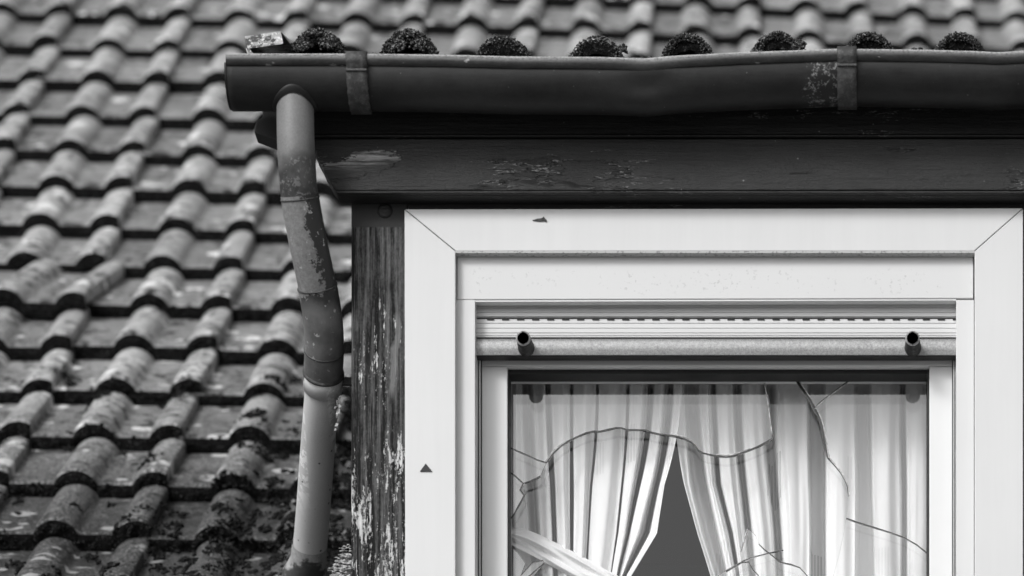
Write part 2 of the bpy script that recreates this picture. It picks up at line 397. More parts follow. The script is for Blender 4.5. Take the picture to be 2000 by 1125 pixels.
roof = thing('main_roof', 'large sloping roof of weathered grey double-roll tiles behind the dormer', 'roof', tuple(roof_pt(0, -14 * GA, 0)))
CHEEK = wx(690)
mb, tone = MB(), []; k = 0
for j in range(-2, 20):
    for c in range(-7, 12):
        u0 = c * 2 * PITCH; s0 = -j * GA; p = roof_pt(u0 + .04, s0, 0); k += 1
        inside = roof_pt(u0 - .12, s0, 0).x > CHEEK - .012
        if inside and p.y < 2.6 and j < 17: continue
        if p.y < -.05 and inside and p.z > wz(1450): continue
        clip = CHEEK - .004 if (roof_pt(u0 - .1, s0, 0).x < CHEEK and p.y < 1.4 and j < 17) else None
        if p.x < -3.9 + .0 * j: continue
        rot, dw, du, ds = RNG.normal(0, .006), RNG.normal(0, .0016), RNG.normal(0, .002), RNG.normal(0, .005)
        if j == 8 and c == -1: rot, dw, ds = -.11, .014, -.035
        lay_tile(mb, tone, roof_pt, u0 + du, s0 + ds, .032, .39, k, dw, rot, .008 if j > 8 else .005 if j > 5 else .003, clip)
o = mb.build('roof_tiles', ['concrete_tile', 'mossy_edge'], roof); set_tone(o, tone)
dk = MB()
dk.add([roof_pt(-4, -6.6, -.11), roof_pt(CHEEK + 1.77 - .02, -6.6, -.11), roof_pt(CHEEK + 1.77 - .02 - .2, .9, -.11), roof_pt(-4, .9, -.11)], [(0, 1, 2, 3)])
dk.add([roof_pt(.3, -2.9, -.11), roof_pt(4, -2.9, -.11), roof_pt(4, .9, -.11), roof_pt(.3, .9, -.11)], [(0, 1, 2, 3)])
dk.build('roof_deck', 'deck', roof)

# ------------------------------------------------------------------ dormer
FY = -.03                                             # front of the fascia
dorm = thing('dormer', 'dormer with dark flaking eaves boards and weathered wooden corner post', 'dormer', (0, .3, wz(1450)))
b = MB(); b.bpx(686, 796, 388, 1450, .008, .12); post = b.build('corner_post', 'weathered_post', dorm, bevel=.003, label='weathered corner post with white paint peeling near its foot')
b = MB(); p = at(752, 412, .008); 
prof_b = [(0, -.004), (.008, -.004), (.0115, -.002), (.0125, .0), (.0125, .004)]
b.grid([[(p.x + r * math.cos(a), p.y + dy, p.z + r * math.sin(a)) for r, dy in prof_b] for a in np.linspace(0, 2 * math.pi, 25)], 0)
b.build('bolt', 'dark_board', post, weld=True)
b = MB(); b.bpx(2001, 2100, 388, 1450, .008, .12); b.build('corner_post', 'weathered_post', dorm, bevel=.003)
b = MB(); b.bpx(796.5, 2000, 387, 440, .010, .10); b.build('lintel', 'dark_board', dorm)
def board(name, outline, yf, yb, **kw):
    b = MB(); b.prism(outline, yf, yb); return b.build(name, 'dark_board', dorm, bevel=.0025, **kw)
board('fascia_board', [(604, 270.5), (2110, 270.5), (2110, 371), (657, 372), (650, 366), (641, 350), (634, 338), (628, 324), (618, 306), (612, 290)], FY, .0095, label='dark eaves board with a long bare patch at its left end')
board('frieze_board', [(556, 170), (2110, 170), (2110, 262), (556, 262)], FY + .004, .0095)
b = MB()
for (q0, q1, y) in ((263, 266.5, FY - .004), (267.5, 270, FY + .004)): b.bpx(600, 2110, q0, q1, y, 0)
b.build('bead_moulding', 'dark_board', dorm, bevel=.001)
b = MB()
for (p0, q0, q1, y) in ((657, 372.5, 377, FY - .003), (662, 378, 382.5, FY + .006), (672, 383.5, 386.5, -.008)): b.bpx(p0, 2110, q0, q1, y, .0095)
b.build('lower_moulding', 'dark_board', dorm, bevel=.0012)
b = MB(); b.prism([(512, 190), (560, 190), (560, 282), (538, 274), (496, 258), (499, 240), (504, 233), (513, 228)], -.012, .03); b.build('soffit_end', 'dark_wood', dorm, bevel=.002)
b = MB(); b.box((CHEEK + .001, .1205, wz(1480)), (CHEEK + .03, 2.6, wz(300))); b.build('cheek', 'dark_wood', dorm)
b = MB(); b.bpx(690, 2110, 180, 386, .012, .0165 + .11); b.build('header', 'dark_wood', dorm)
b = MB(); b.bpx(796.5, 2000, 1405, 1460, .012, .12); b.build('apron_board', 'dark_board', dorm)
# dormer roof: shallow, its mossy lower tile ends stand just over the gutter
DT = R(18); DE = -.095
bumps = [(620, 60), (798, 60), (982, 70), (1165, 71), (1342, 65), (1517, 62), (1698, 63), (1873, 63), (2052, 64)]
DO = at(620, 60, DE)
DVp, DNp = Vector((0, math.cos(DT), math.sin(DT))), Vector((0, -math.sin(DT), math.cos(DT)))
bu = [wx(p, DE) for p, _ in bumps]; bz = [wz(q, DE) - DO.z for _, q in bumps]
def dorm_pt(u, s, w_):
    i = u / PITCH; x = float(np.interp(i, range(len(bu)), bu)) if 0 <= i <= 8 else bu[0] + u * 1.0 if i < 0 else bu[-1] + (u - 8 * PITCH)
    z = float(np.interp(i, range(len(bz)), bz))
    return Vector((x, DO.y, DO.z + z)) + DVp * s + DNp * w_
H_C = .034
TPD = tile_profile(.034, .044, .0855)
mb, tone = MB(), []
for j in range(0, 10):
    for c in range(0, 6):
        k += 1
        lay_tile(mb, tone, dorm_pt, c * 2 * PITCH, j * GA + RNG.normal(0, .003), .022, .39, k, RNG.normal(0, .001), RNG.normal(0, .004), .004, None, TPD)
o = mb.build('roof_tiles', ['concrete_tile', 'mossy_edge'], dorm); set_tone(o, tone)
b = MB(); q = [dorm_pt(-.12, .02, -.075), dorm_pt(1.6, .02, -.075), dorm_pt(1.6, 3.3, -.075), dorm_pt(-.12, 3.3, -.075)]
b.add(q, [(0, 1, 2, 3)]); b.build('roof_deck', 'deck', dorm)

# ------------------------------------------------------------------ folded metal verge cap at the left end of the dormer roof
mb = MB(); y0 = -.118
pr = [(483, 96), (478, 71), (548, 61), (577, 98)]
P = []
for yy in (y0, .4, 1.0, 1.6):
    P.append([Vector((at(px, py, y0).x, yy, at(px, py, y0).z + (yy - y0) * math.tan(DT))) for px, py in pr])
mb.grid(P, 0, False)
P2 = [[p + Vector((0, 0, -.0018)) for p in r] for r in P]; mb.grid(P2, 0, False, True)
lip = [at(478, 71, y0 - .001), at(548, 61, y0 - .001), at(553, 84, y0 - .012), at(549, 86, y0 - .012), at(484, 95, y0 - .012)]
mb.add(lip, [(0, 1, 2, 3, 4)]); mb.add([v + Vector((0, .0015, 0)) for v in lip], [(4, 3, 2, 1, 0)])
mb.add([at(480, 94, -.112), at(487, 95, -.112), at(498, 108, -.112), at(484, 108, -.112)], [(0, 1, 2, 3)])
one('verge_flashing', 'bent pale metal flashing at the left end of the dormer roof, above the gutter', 'flashing', mb, 'sheet_metal')

# ------------------------------------------------------------------ gutter
gut = thing('gutter', 'long dark dented half-round gutter with rolled rim under the mossy tile ends', 'gutter', (wx(1200), -.1, wz(215)))
RIM = [(430, 117), (700, 117), (860, 119), (1000, 122.5), (1160, 123.5), (1230, 125), (1262, 125.5), (1310, 121.5), (1450, 114.5), (1640, 107.5), (1800, 109.5), (1900, 112), (1950, 114.5), (2000, 111.5), (2120, 110)]
GR, GY = .0515, -.098
def rimz(px): return wz(float(lerp_table(RIM, px)), GY - GR)
pxs = sorted(set(list(np.linspace(442, 2110, 140)) + [1205, 1235, 1250, 1262, 1280, 1300]))
def dent(px): return math.exp(-((px - 1265) / 55)**2)
P = []
for px in pxs:
    z = rimz(px); x = wx(px, GY - GR); r = GR; d = dent(px); row = []
    for a in np.linspace(0, math.pi, 25):
        rr = r * (1 - .16 * d * math.exp(-((a - .55) / .4)**2) + .03 * d)
        row.append((x, GY - rr * math.cos(a), z - .006 - rr * math.sin(a) * .97))
    P.append(row)
b = MB(); b.grid(P, 0); o = b.build('trough', 'gutter_paint', gut)
s_ = o.modifiers.new('sheet', 'SOLIDIFY'); s_.thickness = .0015; s_.offset = -1
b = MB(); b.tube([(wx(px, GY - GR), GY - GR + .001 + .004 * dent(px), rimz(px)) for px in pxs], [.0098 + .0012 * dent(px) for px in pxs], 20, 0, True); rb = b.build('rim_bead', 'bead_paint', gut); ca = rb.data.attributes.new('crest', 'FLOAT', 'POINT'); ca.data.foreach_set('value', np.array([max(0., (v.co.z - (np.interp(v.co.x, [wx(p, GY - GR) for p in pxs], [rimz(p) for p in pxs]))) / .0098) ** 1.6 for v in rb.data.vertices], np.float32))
b = MB(); x = wx(442, GY - GR); z = rimz(442)
arc = [(x - .001, GY - GR * math.cos(a), z - .004 - GR * math.sin(a) * .97) for a in np.linspace(0, math.pi, 25)]
arc2 = [(x - .0035, y, z2) for _, y, z2 in arc]
b.add(arc + arc2, [tuple(range(25)), tuple(range(25, 50))[::-1]] + [(i, i + 1, 26 + i, 25 + i) for i in range(24)]); b.build('end_cap', 'gutter_paint', gut)
for px, wpx, lab in ((697, 40, 'flat strap near the downpipe'), (1654, 37, 'flat strap beside the peeled smear')):
    b = MB(); z = rimz(px); P = []
    cx = wx(px, GY - GR); hw = wpx / 2 / 1190
    prof_s = [(GY - GR + .006, z + .0112), (GY - GR - .005, z + .0105), (GY - GR - .0115, z + .002), (GY - GR - .0108, z - .008)]
    prof_s += [(GY - (GR + .0035) * math.cos(a), z - .006 - (GR + .0035) * math.sin(a) * .97) for a in np.linspace(.12, 1.9, 16)]
    jog = [.0006 * math.sin(i * 2.3) for i in range(len(prof_s))]
    for sx in (-1, -.5, 0, .5, 1): P.append([(cx + sx * hw + jg, y, zz) for (y, zz), jg in zip(prof_s, jog)])
    b.grid(P, 0, True, True); o = b.build('bracket', 'strap_metal', gut, label=lab)
    s_ = o.modifiers.new('sheet', 'SOLIDIFY'); s_.thickness = .003; s_.offset = 0
    m2 = MB(); zz = z - .018; m2.box((cx - hw * 1.02, GY - GR - .0065, zz - .002), (cx + hw * 1.02, GY - GR - .001, zz + .002)); m2.build('fold', 'strap_metal', o, bevel=.001)

# ------------------------------------------------------------------ downpipe
pipe = thing('downpipe', 'grey flaking downpipe bending from the gutter end down to the roof tiles', 'downpipe', at(600, 1110, .50))
def spline(pts, n):
    out = []; P = [Vector(p) for p in pts]; P = [P[0] * 2 - P[1]] + P + [P[-1] * 2 - P[-2]]
    for i in range(1, len(P) - 2):
        for k in range(n):
            t = k / n; a, b_, c, d = P[i - 1:i + 3]
            out.append(.5 * ((2 * b_) + (c - a) * t + (2 * a - 5 * b_ + 4 * c - d) * t * t + (3 * b_ - a - 3 * c + d) * t**3))
    return out + [P[-2]]
CL = [(576, 140, -.104), (576.5, 200, -.104), (577.5, 270, -.103), (580, 325, -.097), (585, 380, -.080), (601, 470, -.045), (620, 560, -.002), (631, 630, .035), (633, 690, .075), (630, 740, .12)]
PTS = [at(*c) for c in CL]
RP = .0300
def seg(a, b_, extra=0.): return spline(PTS, 10)[a * 10:b_ * 10 + 1]
def tube_part(name, path, rad, m, **kw):
    b = MB(); b.tube(path, rad, 40); return b.build(name, m, pipe, **kw)
allp = spline(PTS, 10)
def bump_r(n, r0, r1): return [r0 + (r1 - r0) * i / (n - 1) for i in range(n)]
s1 = allp[0:42]; tube_part('upper_bend', s1, bump_r(len(s1), RP, RP + .0004), 'pipe_top')
s2 = allp[40:68]; tube_part('slanting_pipe', s2, bump_r(len(s2), RP + .0012, RP + .0016), 'pipe_flaking', label='slanting length with dark paint flaked off its left flank')
s3 = allp[60:91]; tube_part('lower_bend', s3, bump_r(len(s3), RP + .0024, RP + .0026), 'pipe_flaking')
LOW = [at(631, 725, .105), at(627, 790, .16), at(620, 880, .25), at(612, 990, .36), at(606, 1060, .43), at(602, 1092, .46)]
s4 = spline(LOW, 8); tube_part('lower_pipe', s4, bump_r(len(s4), RP - .0014, RP - .0005), 'pipe_grey')
SH = [at(605, 1062, .432), at(602, 1095, .46), at(596, 1112, .475), at(588, 1130, .49)]
s5 = spline(SH, 6); tube_part('outlet_shoe', s5, [RP + .0006 + .0045 * (i / (len(s5) - 1))**2 for i in range(len(s5))], 'pipe_shoe')
b = MB(); c0 = at(576.5, 180, -.104); P = []
for rr, off in ((.0298, .004), (.0305, .0035), (.0352, .0032), (.0366, .0005)):
    row = []
    for a in np.linspace(0, 2 * math.pi, 49):
        x, y = c0.x + rr * math.cos(a), c0.y + rr * math.sin(a); y = max(y, GY - GR * .985)
        row.append((x, y - off * .6 * max(0, -math.sin(a)), rimz(576) - .006 - .97 * math.sqrt(max(GR**2 - (y - GY)**2, 1e-6)) - off))
    P.append(row)
b.grid(P, 0); b.build('outlet_collar', 'gasket', pipe)
def ring(path_i, r, w_, name, m, arr=allp):
    p = arr[path_i]; t = (arr[min(path_i + 1, len(arr) - 1)] - arr[path_i - 1]).normalized()
    b = MB(); b.tube([p - t * w_, p - t * w_ * .6, p + t * w_ * .6, p + t * w_], [r - .0016, r, r, r - .0016], 40)
    return b.build(name, m, pipe)
ring(9, RP + .0012, .0016, 'seam', 'strap_metal'); ring(41, RP + .0024, .0012, 'seam', 'strap_metal'); ring(60, RP + .0036, .0012, 'seam', 'strap_metal'); ring(79, RP + .0036, .0014, 'seam', 'strap_metal')
cp = at(631, 742, .118); ct = (LOW[1] - PTS[8]).normalized()
b = MB(); b.tube([cp - ct * .017, cp - ct * .0165, cp + ct * .0165, cp + ct * .017], [.0295, .0325, .0325, .0295], 40)
cl = b.build('clamp', 'pipe_grey', pipe)
b = MB(); b.tube([cp - ct * .018, cp - ct * .016, cp - ct * .013, cp - ct * .011], [.0315, .0345, .0345, .0315], 40); b.build('clamp_flange', 'strap_metal', cl)
b = MB(); q = cp - ct * .014 + Vector((.002, -.0345, 0)); b.box(q - Vector((.0035, .004, .011)), q + Vector((.0035, .006, .011))); b.box(q - Vector((.014, .002, .0035)), q + Vector((.016, .003, .0035))); b.build('clamp_bolt', 'strap_metal', cl, bevel=.0008)
b = MB(); b.box((cp.x + .030, cp.y - .002, cp.z - .008), (CHEEK + .004, cp.y + .006, cp.z + .004)); b.build('clamp_arm', 'strap_metal', cl)

# ------------------------------------------------------------------ window
win = thing('window', 'white framed window with a smashed outer glass pane', 'window', (wx(1395), .05, wz(1420)))
GAPP = .5
def casing(name, pts, **kw):
    b = MB(); b.prism(pts, 0, .03); return b.build(name, 'white_vinyl', win, bevel=.0012, **kw)
ct_ = casing('casing_board', [(791, 408.3), (1997.5, 406.3), (1903 - .6, 490), (890.6, 490)], label='top casing board with mitred ends and a dark fleck')
casing('casing_board', [(790, 409), (889.4, 490.9), (889.4, 1402), (792, 1402)], label='left casing board with a small dark triangle on it')
casing('casing_board', [(1903.6, 490.9), (1998.3, 407.4), (1998.3, 1402), (1903.6, 1402)], label='right casing board')
b = MB(); b.bpx(820, 1980, 1405, 1425, -.06, .05); b.build('sill', 'white_vinyl', win, bevel=.002)
b = MB(); b.bpx(889.5, 1903.5, 489.6, 494.0, .0005, .0165); b.build('casing_reveal', 'dusty_reveal', win)
b = MB(); b.prism([(1040, 430), (1049, 427), (1058, 426), (1062, 423), (1064, 426), (1068, 430), (1067, 433), (1062, 431), (1054, 432)], -.0022, -.0002); b.build('fleck', 'rubber', ct_)
b = MB(); b.prism([(831.5, 905), (844, 920.5), (820, 920.5)], -.0022, -.0002); b.build('triangle_mark', 'rubber', win, bevel=.0004)
SY = .072                                              # sash face
def sash(name, pts, yf, yb, m='sash', **kw):
    b = MB(); b.prism(pts, yf, yb); return b.build(name, m, win, bevel=.0015, **kw)
sash('sash_rail', [(941, 655), (1860, 655), (1860, 699), (1814, 716), (990, 716), (941, 699)][0:2] + [(1860, 714.5), (941, 714.5)], SY, SY + .02)
sash('sash_stile', [(941, 714.8), (991, 714.8), (991, 1400), (941, 1400)], SY, .15)
sash('sash_stile', [(1815, 714.8), (1860, 714.8), (1860, 1400), (1815, 1400)], SY, .15)
GLY = .1245
sash('glazing_bead', [(988, 712), (1816, 712), (1816, 717.5), (988, 717.5)], SY + .006, SY + .016)
sash('glazing_bead', [(988, 721.3), (994, 721.3), (994, 1400), (988, 1400)], SY + .010, GLY - .001, 'gasket')
sash('glazing_bead', [(1811, 721.3), (1816, 721.3), (1816, 1400), (1811, 1400)], SY + .010, GLY - .001, 'gasket')
b = MB(); zb = wz(717.5, SY + .006) - .0004; b.box((wx(985, .09), SY + .0163, zb), (wx(1820, .09), GLY - .0008, wz(690))); b.bpx(985, 1820, 700, 728, GLY - .0005, .16); b.build('glazing_gasket', 'gasket', win)
b = MB(); b.bpx(994, 1811, 725, 740, GLY + .0055, .145); b.build('glazing_gasket', 'gasket', win)
b = MB(); b.bpx(994, 1811, 740.5, 743.2, GLY + .0045, .145); b.build('spacer_bar', 'slat', win)
for p0, p1 in ((985, 995.5), (1809.5, 1820)):
    b = MB(); b.bpx(p0, p1, 700, 1400, GLY, .16); b.build('glazing_gasket', 'gasket', win)
# broken outer pane: pieces still in the frame, each with its own thickness and dark broken edge
arch = [(1488, 715), (1494, 740), (1500, 772), (1504, 797), (1507, 825), (1510, 845), (1508, 856), (1497, 863), (1482, 871), (1466, 878), (1450, 884), (1432, 890), (1418, 892), (1400, 890), (1385, 887), (1373, 884), (1364, 879), (1358, 870), (1350, 863), (1338, 857), (1325, 853), (1308, 850), (1290, 848), (1276, 845), (1262, 840), (1242, 839), (1225, 839), (1213, 835), (1203, 835), (1190, 838), (1172, 842), (1158, 842), (1145, 845), (1128, 852), (1110, 861), (1095, 871), (1082, 883), (1074, 894), (1067, 903)]
left1 = [(1055, 930), (1038, 938), (1022, 944)]
left2 = [(1022, 944), (1016, 957), (1021, 963), (1024, 966), (1014, 985), (1004, 1003), (996, 1014)]
right = [(1541, 715), (1553, 738), (1568, 760), (1580, 778), (1590, 797), (1598, 812), (1604, 830), (1610, 858), (1616, 893), (1628, 906), (1641, 922), (1650, 938), (1655, 950), (1657, 970), (1655, 995), (1653, 1012), (1648, 1040), (1638, 1085), (1626, 1130)]
crackL = [(1067, 903), (1050, 898), (1030, 889), (1012, 881), (994, 873)]
crackR = [(1653, 1012), (1675, 1020), (1705, 1029), (1740, 1040), (1765, 1049), (1790, 1063), (1812, 1081)]
crackT = [(1590, 797), (1602, 785), (1625, 767), (1655, 745), (1682, 722), (1690, 715)]
pieces = [[(990, 715)] + arch + crackL[1:] + [(990, 872)],
          [(990, 873)] + crackL[::-1][1:] + left1 + [(1006, 929), (990, 918)],
          [(990, 918), (1006, 929)] + left2 + [(990, 1020)],
          right[:5][:1] + [(1690, 715)] + crackT[::-1][1:] + right[:4][::-1][:-1],
          [(1690, 715), (1815, 715), (1815, 1082)] + crackR[::-1] + right[4:15][::-1][:-1] + crackT[:-1],
          crackR + [(1815, 1400), (1560, 1400), (1600, 1200)] + right[16:][::-1],
          [(1447, 1078), (1452, 1064), (1457, 1046), (1461, 1033), (1468, 1037), (1476, 1046), (1482, 1062), (1494, 1074), (1510, 1086), (1522, 1097), (1545, 1102), (1562, 1108), (1580, 1128), (1590, 1400), (1300, 1400), (1380, 1140), (1420, 1112), (1449, 1096)],
          [(990, 1062), (1010, 1078), (1026, 1100), (1016, 1127), (1010, 1200), (1000, 1400), (990, 1400)],
          [(1018, 1122), (1040, 1098), (1060, 1094), (1063, 1099), (1040, 1128), (1060, 1400), (1010, 1400), (1014, 1160)]]
GT = .004
for pc in pieces:
    b = MB(); b.prism(pc, GLY, GLY + GT, 0, 1, False)
    b.build('glass_pane', ['glass', 'glass_edge'], win, label='jagged piece of the broken outer pane')
def ribbon(poly, wpx, yf=GLY - .0006, yb=GLY + GT, m='glass_edge', name='crack'):
    b = MB(); n = len(poly); P = [Vector(p) for p in poly]; L, Rr = [], []
    for i in range(n):
        t = (P[min(i + 1, n - 1)] - P[max(i - 1, 0)]).normalized(); nn = Vector((-t.y, t.x)); w_ = wpx * RNG.uniform(.55, 1.25)
        L.append(P[i] + nn * w_ / 2); Rr.append(P[i] - nn * w_ / 2)
    fl = [at(q.x, q.y, yf) for q in L]; fr = [at(q.x, q.y, yf) for q in Rr]; d = Vector((0, yb - yf, 0))
    b.grid([fl, fr], 0, False); b.grid([[q + d for q in fl], fl], 0, False); b.grid([fr, [q + d for q in fr]], 0, False)
    b.build(name, m, win)
ribbon(arch[2:], 2.4); ribbon(left1, 2.4); ribbon(left2[:4], 3.2); ribbon(left2[3:], 2.2); ribbon(crackL, 2.0); ribbon(crackR, 2.2); ribbon(crackT, 1.4); ribbon(right[:9], 5.0); ribbon([(x + 7 - i * .3, y + 8) for i, (x, y) in enumerate(right[1:9])], 1.6); ribbon(right[8:14], 1.8)
ribbon([(990, 918), (1006, 929), (1022, 944)], 2.0); ribbon([(1449, 1096), (1470, 1088), (1500, 1080), (1530, 1074)], 1.6); ribbon([(1418, 1116), (1449, 1098), (1462, 1097), (1470, 1112), (1482, 1124)], 1.8)
ribbon([(1482, 1062), (1494, 1074), (1510, 1086), (1522, 1097), (1545, 1102), (1562, 1108), (1580, 1128)], 1.6); ribbon([(1447, 1078), (1461, 1033), (1468, 1037)], 1.2); ribbon([(1018, 1122), (1040, 1098), (1060, 1094), (1063, 1099), (1030, 1128)], 1.6)
for pl, dx, dy, wd in ((right[:9], 4.2, 1., 2.0), (right[8:14], 2.4, -1., 1.3), (arch[:6], -2.6, 0, 1.8), (arch[9:14], 0, -2.6, 1.3), (arch[17:22], 1.5, -2.6, 1.2), (arch[34:], -2, -2, 1.3), (crackT[:4], 1.5, 1.5, 1.2), (left2[:4], 2.4, 0, 1.4), ([(1447, 1078), (1452, 1064), (1457, 1046), (1461, 1033)], -1.5, 0, 1.2)):
    ribbon([(x + dx, y + dy) for x, y in pl], wd, GLY - .0007, GLY + .001, 'glass_glint', 'rim_glint')  # sky glints on the broken edges, put in as pale strips
b = MB(); b.prism([(985, 720), (1820, 720), (1820, 1400), (985, 1400)], .1465, .1505, 0, 1, False); b.build('inner_pane', ['inner_glass', 'glass_edge'], win)

# ------------------------------------------------------------------ roller shutter
sh = thing('roller_shutter', 'raised roller shutter in a white box with two dark stop pegs', 'shutter', (wx(1395), .03, wz(700)))
b = MB(); b.prism([(893, 494.5), (1901, 494.5), (1901, 582.5), (893, 585)], .017, .13); b.build('shutter_box', 'shutter_box', sh, bevel=.0012)
b = MB(); b.prism([(927, 585.8), (1868, 583.2), (1868, 587), (927, 589.8)], .019, .034); b.build('box_lip', 'sash', sh, bevel=.0006)
for p0, p1 in ((890.3, 928), (1867.5, 1902.5)):
    b = MB(); b.bpx(p0, p1, 585.6, 1402, .0175, .055); b.build('guide_rail', 'white_vinyl', sh, bevel=.001)
for p0, p1 in ((931, 933.5), (936, 937.5), (1862.2, 1863.4), (1865, 1866)):
    b = MB(); b.bpx(p0, p1, 690, 1402, .058, .10); b.build('guide_strip', 'sash', sh)
for p0, p1 in ((927, 941), (1860, 1868)):
    b = MB(); b.bpx(p0, p1, 680, 1402, .075, .14); b.build('guide_channel', 'gasket', sh)
def slat(q0, q1, ridges, name='slat'):
    yb = .043; pr = [(q0, yb + .006)]
    for q, dy in ridges: pr.append((q, yb + dy))
    pr.append((q1, yb + .006))
    x0_, x1_ = wx(927.5, .043), wx(1868, .043)
    b = MB(); b.grid([[(x, y, wz(q, .043)) for q, y in pr] for x in (x0_, x1_)], 0, False, True)
    return b
b = slat(575, 619.5, [(576, 0.), (600, 0), (600.6, .0012), (602, .0012), (602.6, 0), (607, -.0008), (610, -.0008), (610.5, .0006), (612, .0006), (612.5, -.0012), (618, -.0012), (619, .001)]); b.build('slat', 'slat', sh)
b = slat(623, 659, [(623.3, .0), (627, -.001), (631, -.0014), (631.6, .0002), (633, .0002), (633.6, -.0016), (641, -.0018), (641.6, -.0004), (643.2, -.0004), (643.8, -.0018), (650, -.0016), (650.6, 0), (652, 0), (652.5, -.0012), (655, -.001), (655.5, .0004), (656.5, .0004), (658, -.0006)]); b.build('slat', 'slat', sh)
b = MB(); b.bpx(927.5, 1868, 619, 623.5, .0475, .05); b.bpx(927.5, 1868, 658, 664, .0475, .05)
for i in range(32):
    p = 951 + i * 29.35
    if p < 1862: b.bpx(p, p + 14, 622.2, 624.6, .0402, .0442)
b.build('perforated_joint', 'gasket', sh)
b = MB(); P = []
for x in (wx(927.5, .036), wx(1868, .036)):
    P.append([(x, y, wz(q, .036)) for q, y in ((661.5, .050), (661.5, .038), (664, .0355), (669, .0345), (677, .0335), (685, .0345), (691, .0365), (692.5, .0368), (692.8, .043), (692.8, .057))])
b.grid(P, 0, True, True); bar = b.build('end_bar', 'end_bar', sh, label='speckled metal end bar of the shutter')
s_ = bar.modifiers.new('edge', 'EDGE_SPLIT'); s_.split_angle = R(50)
b = MB(); b.bpx(927.5, 1868, 692.9, 696, .040, .0585); b.build('seal_strip', 'gasket', sh)
for px, dx, lab in ((1028, -3, 'left stop peg'), (1783, -1, 'right stop peg')):
    p0 = at(px, 680, .037); b = MB(); d = Vector((dx * .0006, -.040, .001)); 
    pth = [p0, p0 + d * .15, p0 + d * .8, p0 + d * 1.0, p0 + d * 1.0, p0 + d * .97, p0 + d * .5]
    b.tube(pth, [.0142, .0135, .0118, .0115, .0090, .0088, .0085], 28); b.add([p0 + d * .5 + Vector((math.cos(a) * .0086, 0, math.sin(a) * .0086)) for a in np.linspace(0, 6.283, 20)[:-1]], [tuple(range(19))])
    st = b.build('stopper', 'rubber', sh, label=lab)
    r_ = MB(); e = p0 + d; r_.tube([e + Vector((0, .002, 0)), e + Vector((0, -.0006, 0)), e + Vector((0, -.0006, 0)), e + Vector((0, .001, 0))], [.0122, .0118, .0096, .0092], 28); r_.build('stopper_rim', 'end_bar', st)

# ------------------------------------------------------------------ curtains
ROWS = (715, 740, 946, 1042, 1125, 1400)
def curtain(name, label, keys, yb, depth, nrow=60, mat_='cloth', wob=1.):
    """keys: (x at 740, 946, 1042, 1125, 1400, depth 0..1) across the cloth; 0 = front of a pleat, 1 = its back"""
    b = MB(); K = np.array(keys, float); n = len(K); tt = np.arange(n); P = []
    us = np.linspace(0, n - 1, (n - 1) * 9 + 1)
    for q in np.linspace(700, 1400, nrow * 2):
        qq = 740 + 206 * ((q - 740) / 206)**1.9 if 740 < q < 946 else q
        xs = [np.interp(qq, (700, 740, 946, 1042, 1125, 1400), np.array([k[0], k[0], k[1], k[2], k[3], k[4]])) for k in K]
        row = []
        for u in us:
            i = min(int(u), n - 2); t = u - i; s = t * t * (3 - 2 * t); s = s * s * (3 - 2 * s)
            x = xs[i] + (xs[i + 1] - xs[i]) * t; dp = K[i][5] + (K[i + 1][5] - K[i][5]) * s
            x += wob * 2.2 * mnoise.noise(Vector((u * .9, q * .006, yb * 9))); dp += .05 * mnoise.noise(Vector((u * 1.7, q * .004, 3.3)))
            y = yb + depth * dp; row.append(at(x, q, y))
        P.append(row)
    b.grid(P, 0, True)
    return b
KL = [(985, 985, 985, 985, 985, .3), (1004, 1006, 1008, 1010, 1010, .1), (1018, 1024, 1030, 1036, 1040, .25), (1030, 1040, 1046, 1050, 1060, 1.), (1045, 1052, 1056, 1062, 1080, .15), (1062, 1072, 1076, 1078, 1100, .0), (1070, 1079, 1083, 1085, 1105, 1.), (1078, 1085, 1089, 1091, 1110, .12),
      (1095, 1098, 1102, 1104, 1115, .0), (1110, 1112, 1113, 1114, 1122, .1), (1115, 1117, 1117, 1117, 1124, 1.0), (1121, 1122, 1121, 1120, 1126, .1), (1142, 1138, 1134, 1131, 1130, -.05), (1164, 1153, 1148, 1143, 1134, .12), (1167, 1156, 1150, 1145, 1136, .7), (1171, 1159, 1153, 1148, 1138, .08),
      (1196, 1186, 1176, 1168, 1145, 0.), (1222, 1212, 1203, 1192, 1150, .15), (1226, 1215, 1206, 1194, 1152, .65), (1231, 1219, 1209, 1196, 1153, .05), (1250, 1234, 1220, 1203, 1160, -.05), (1264, 1240, 1224, 1205, 1165, .25), (1270, 1246, 1227, 1207, 1168, 1.1), (1280, 1254, 1232, 1210, 1172, .05),
      (1294, 1268, 1244, 1214, 1180, -.05), (1302, 1277, 1254, 1217, 1183, .35), (1310, 1283, 1262, 1220, 1186, .9), (1318, 1290, 1272, 1224, 1190, .0), (1333, 1299, 1284, 1233, 1196, -.15)]
b = curtain('curtain', '', KL, .168, .11)
cl_ = one('curtain', 'white curtain gathered to the left of the gap and tied back', 'curtain', b, 'cloth')
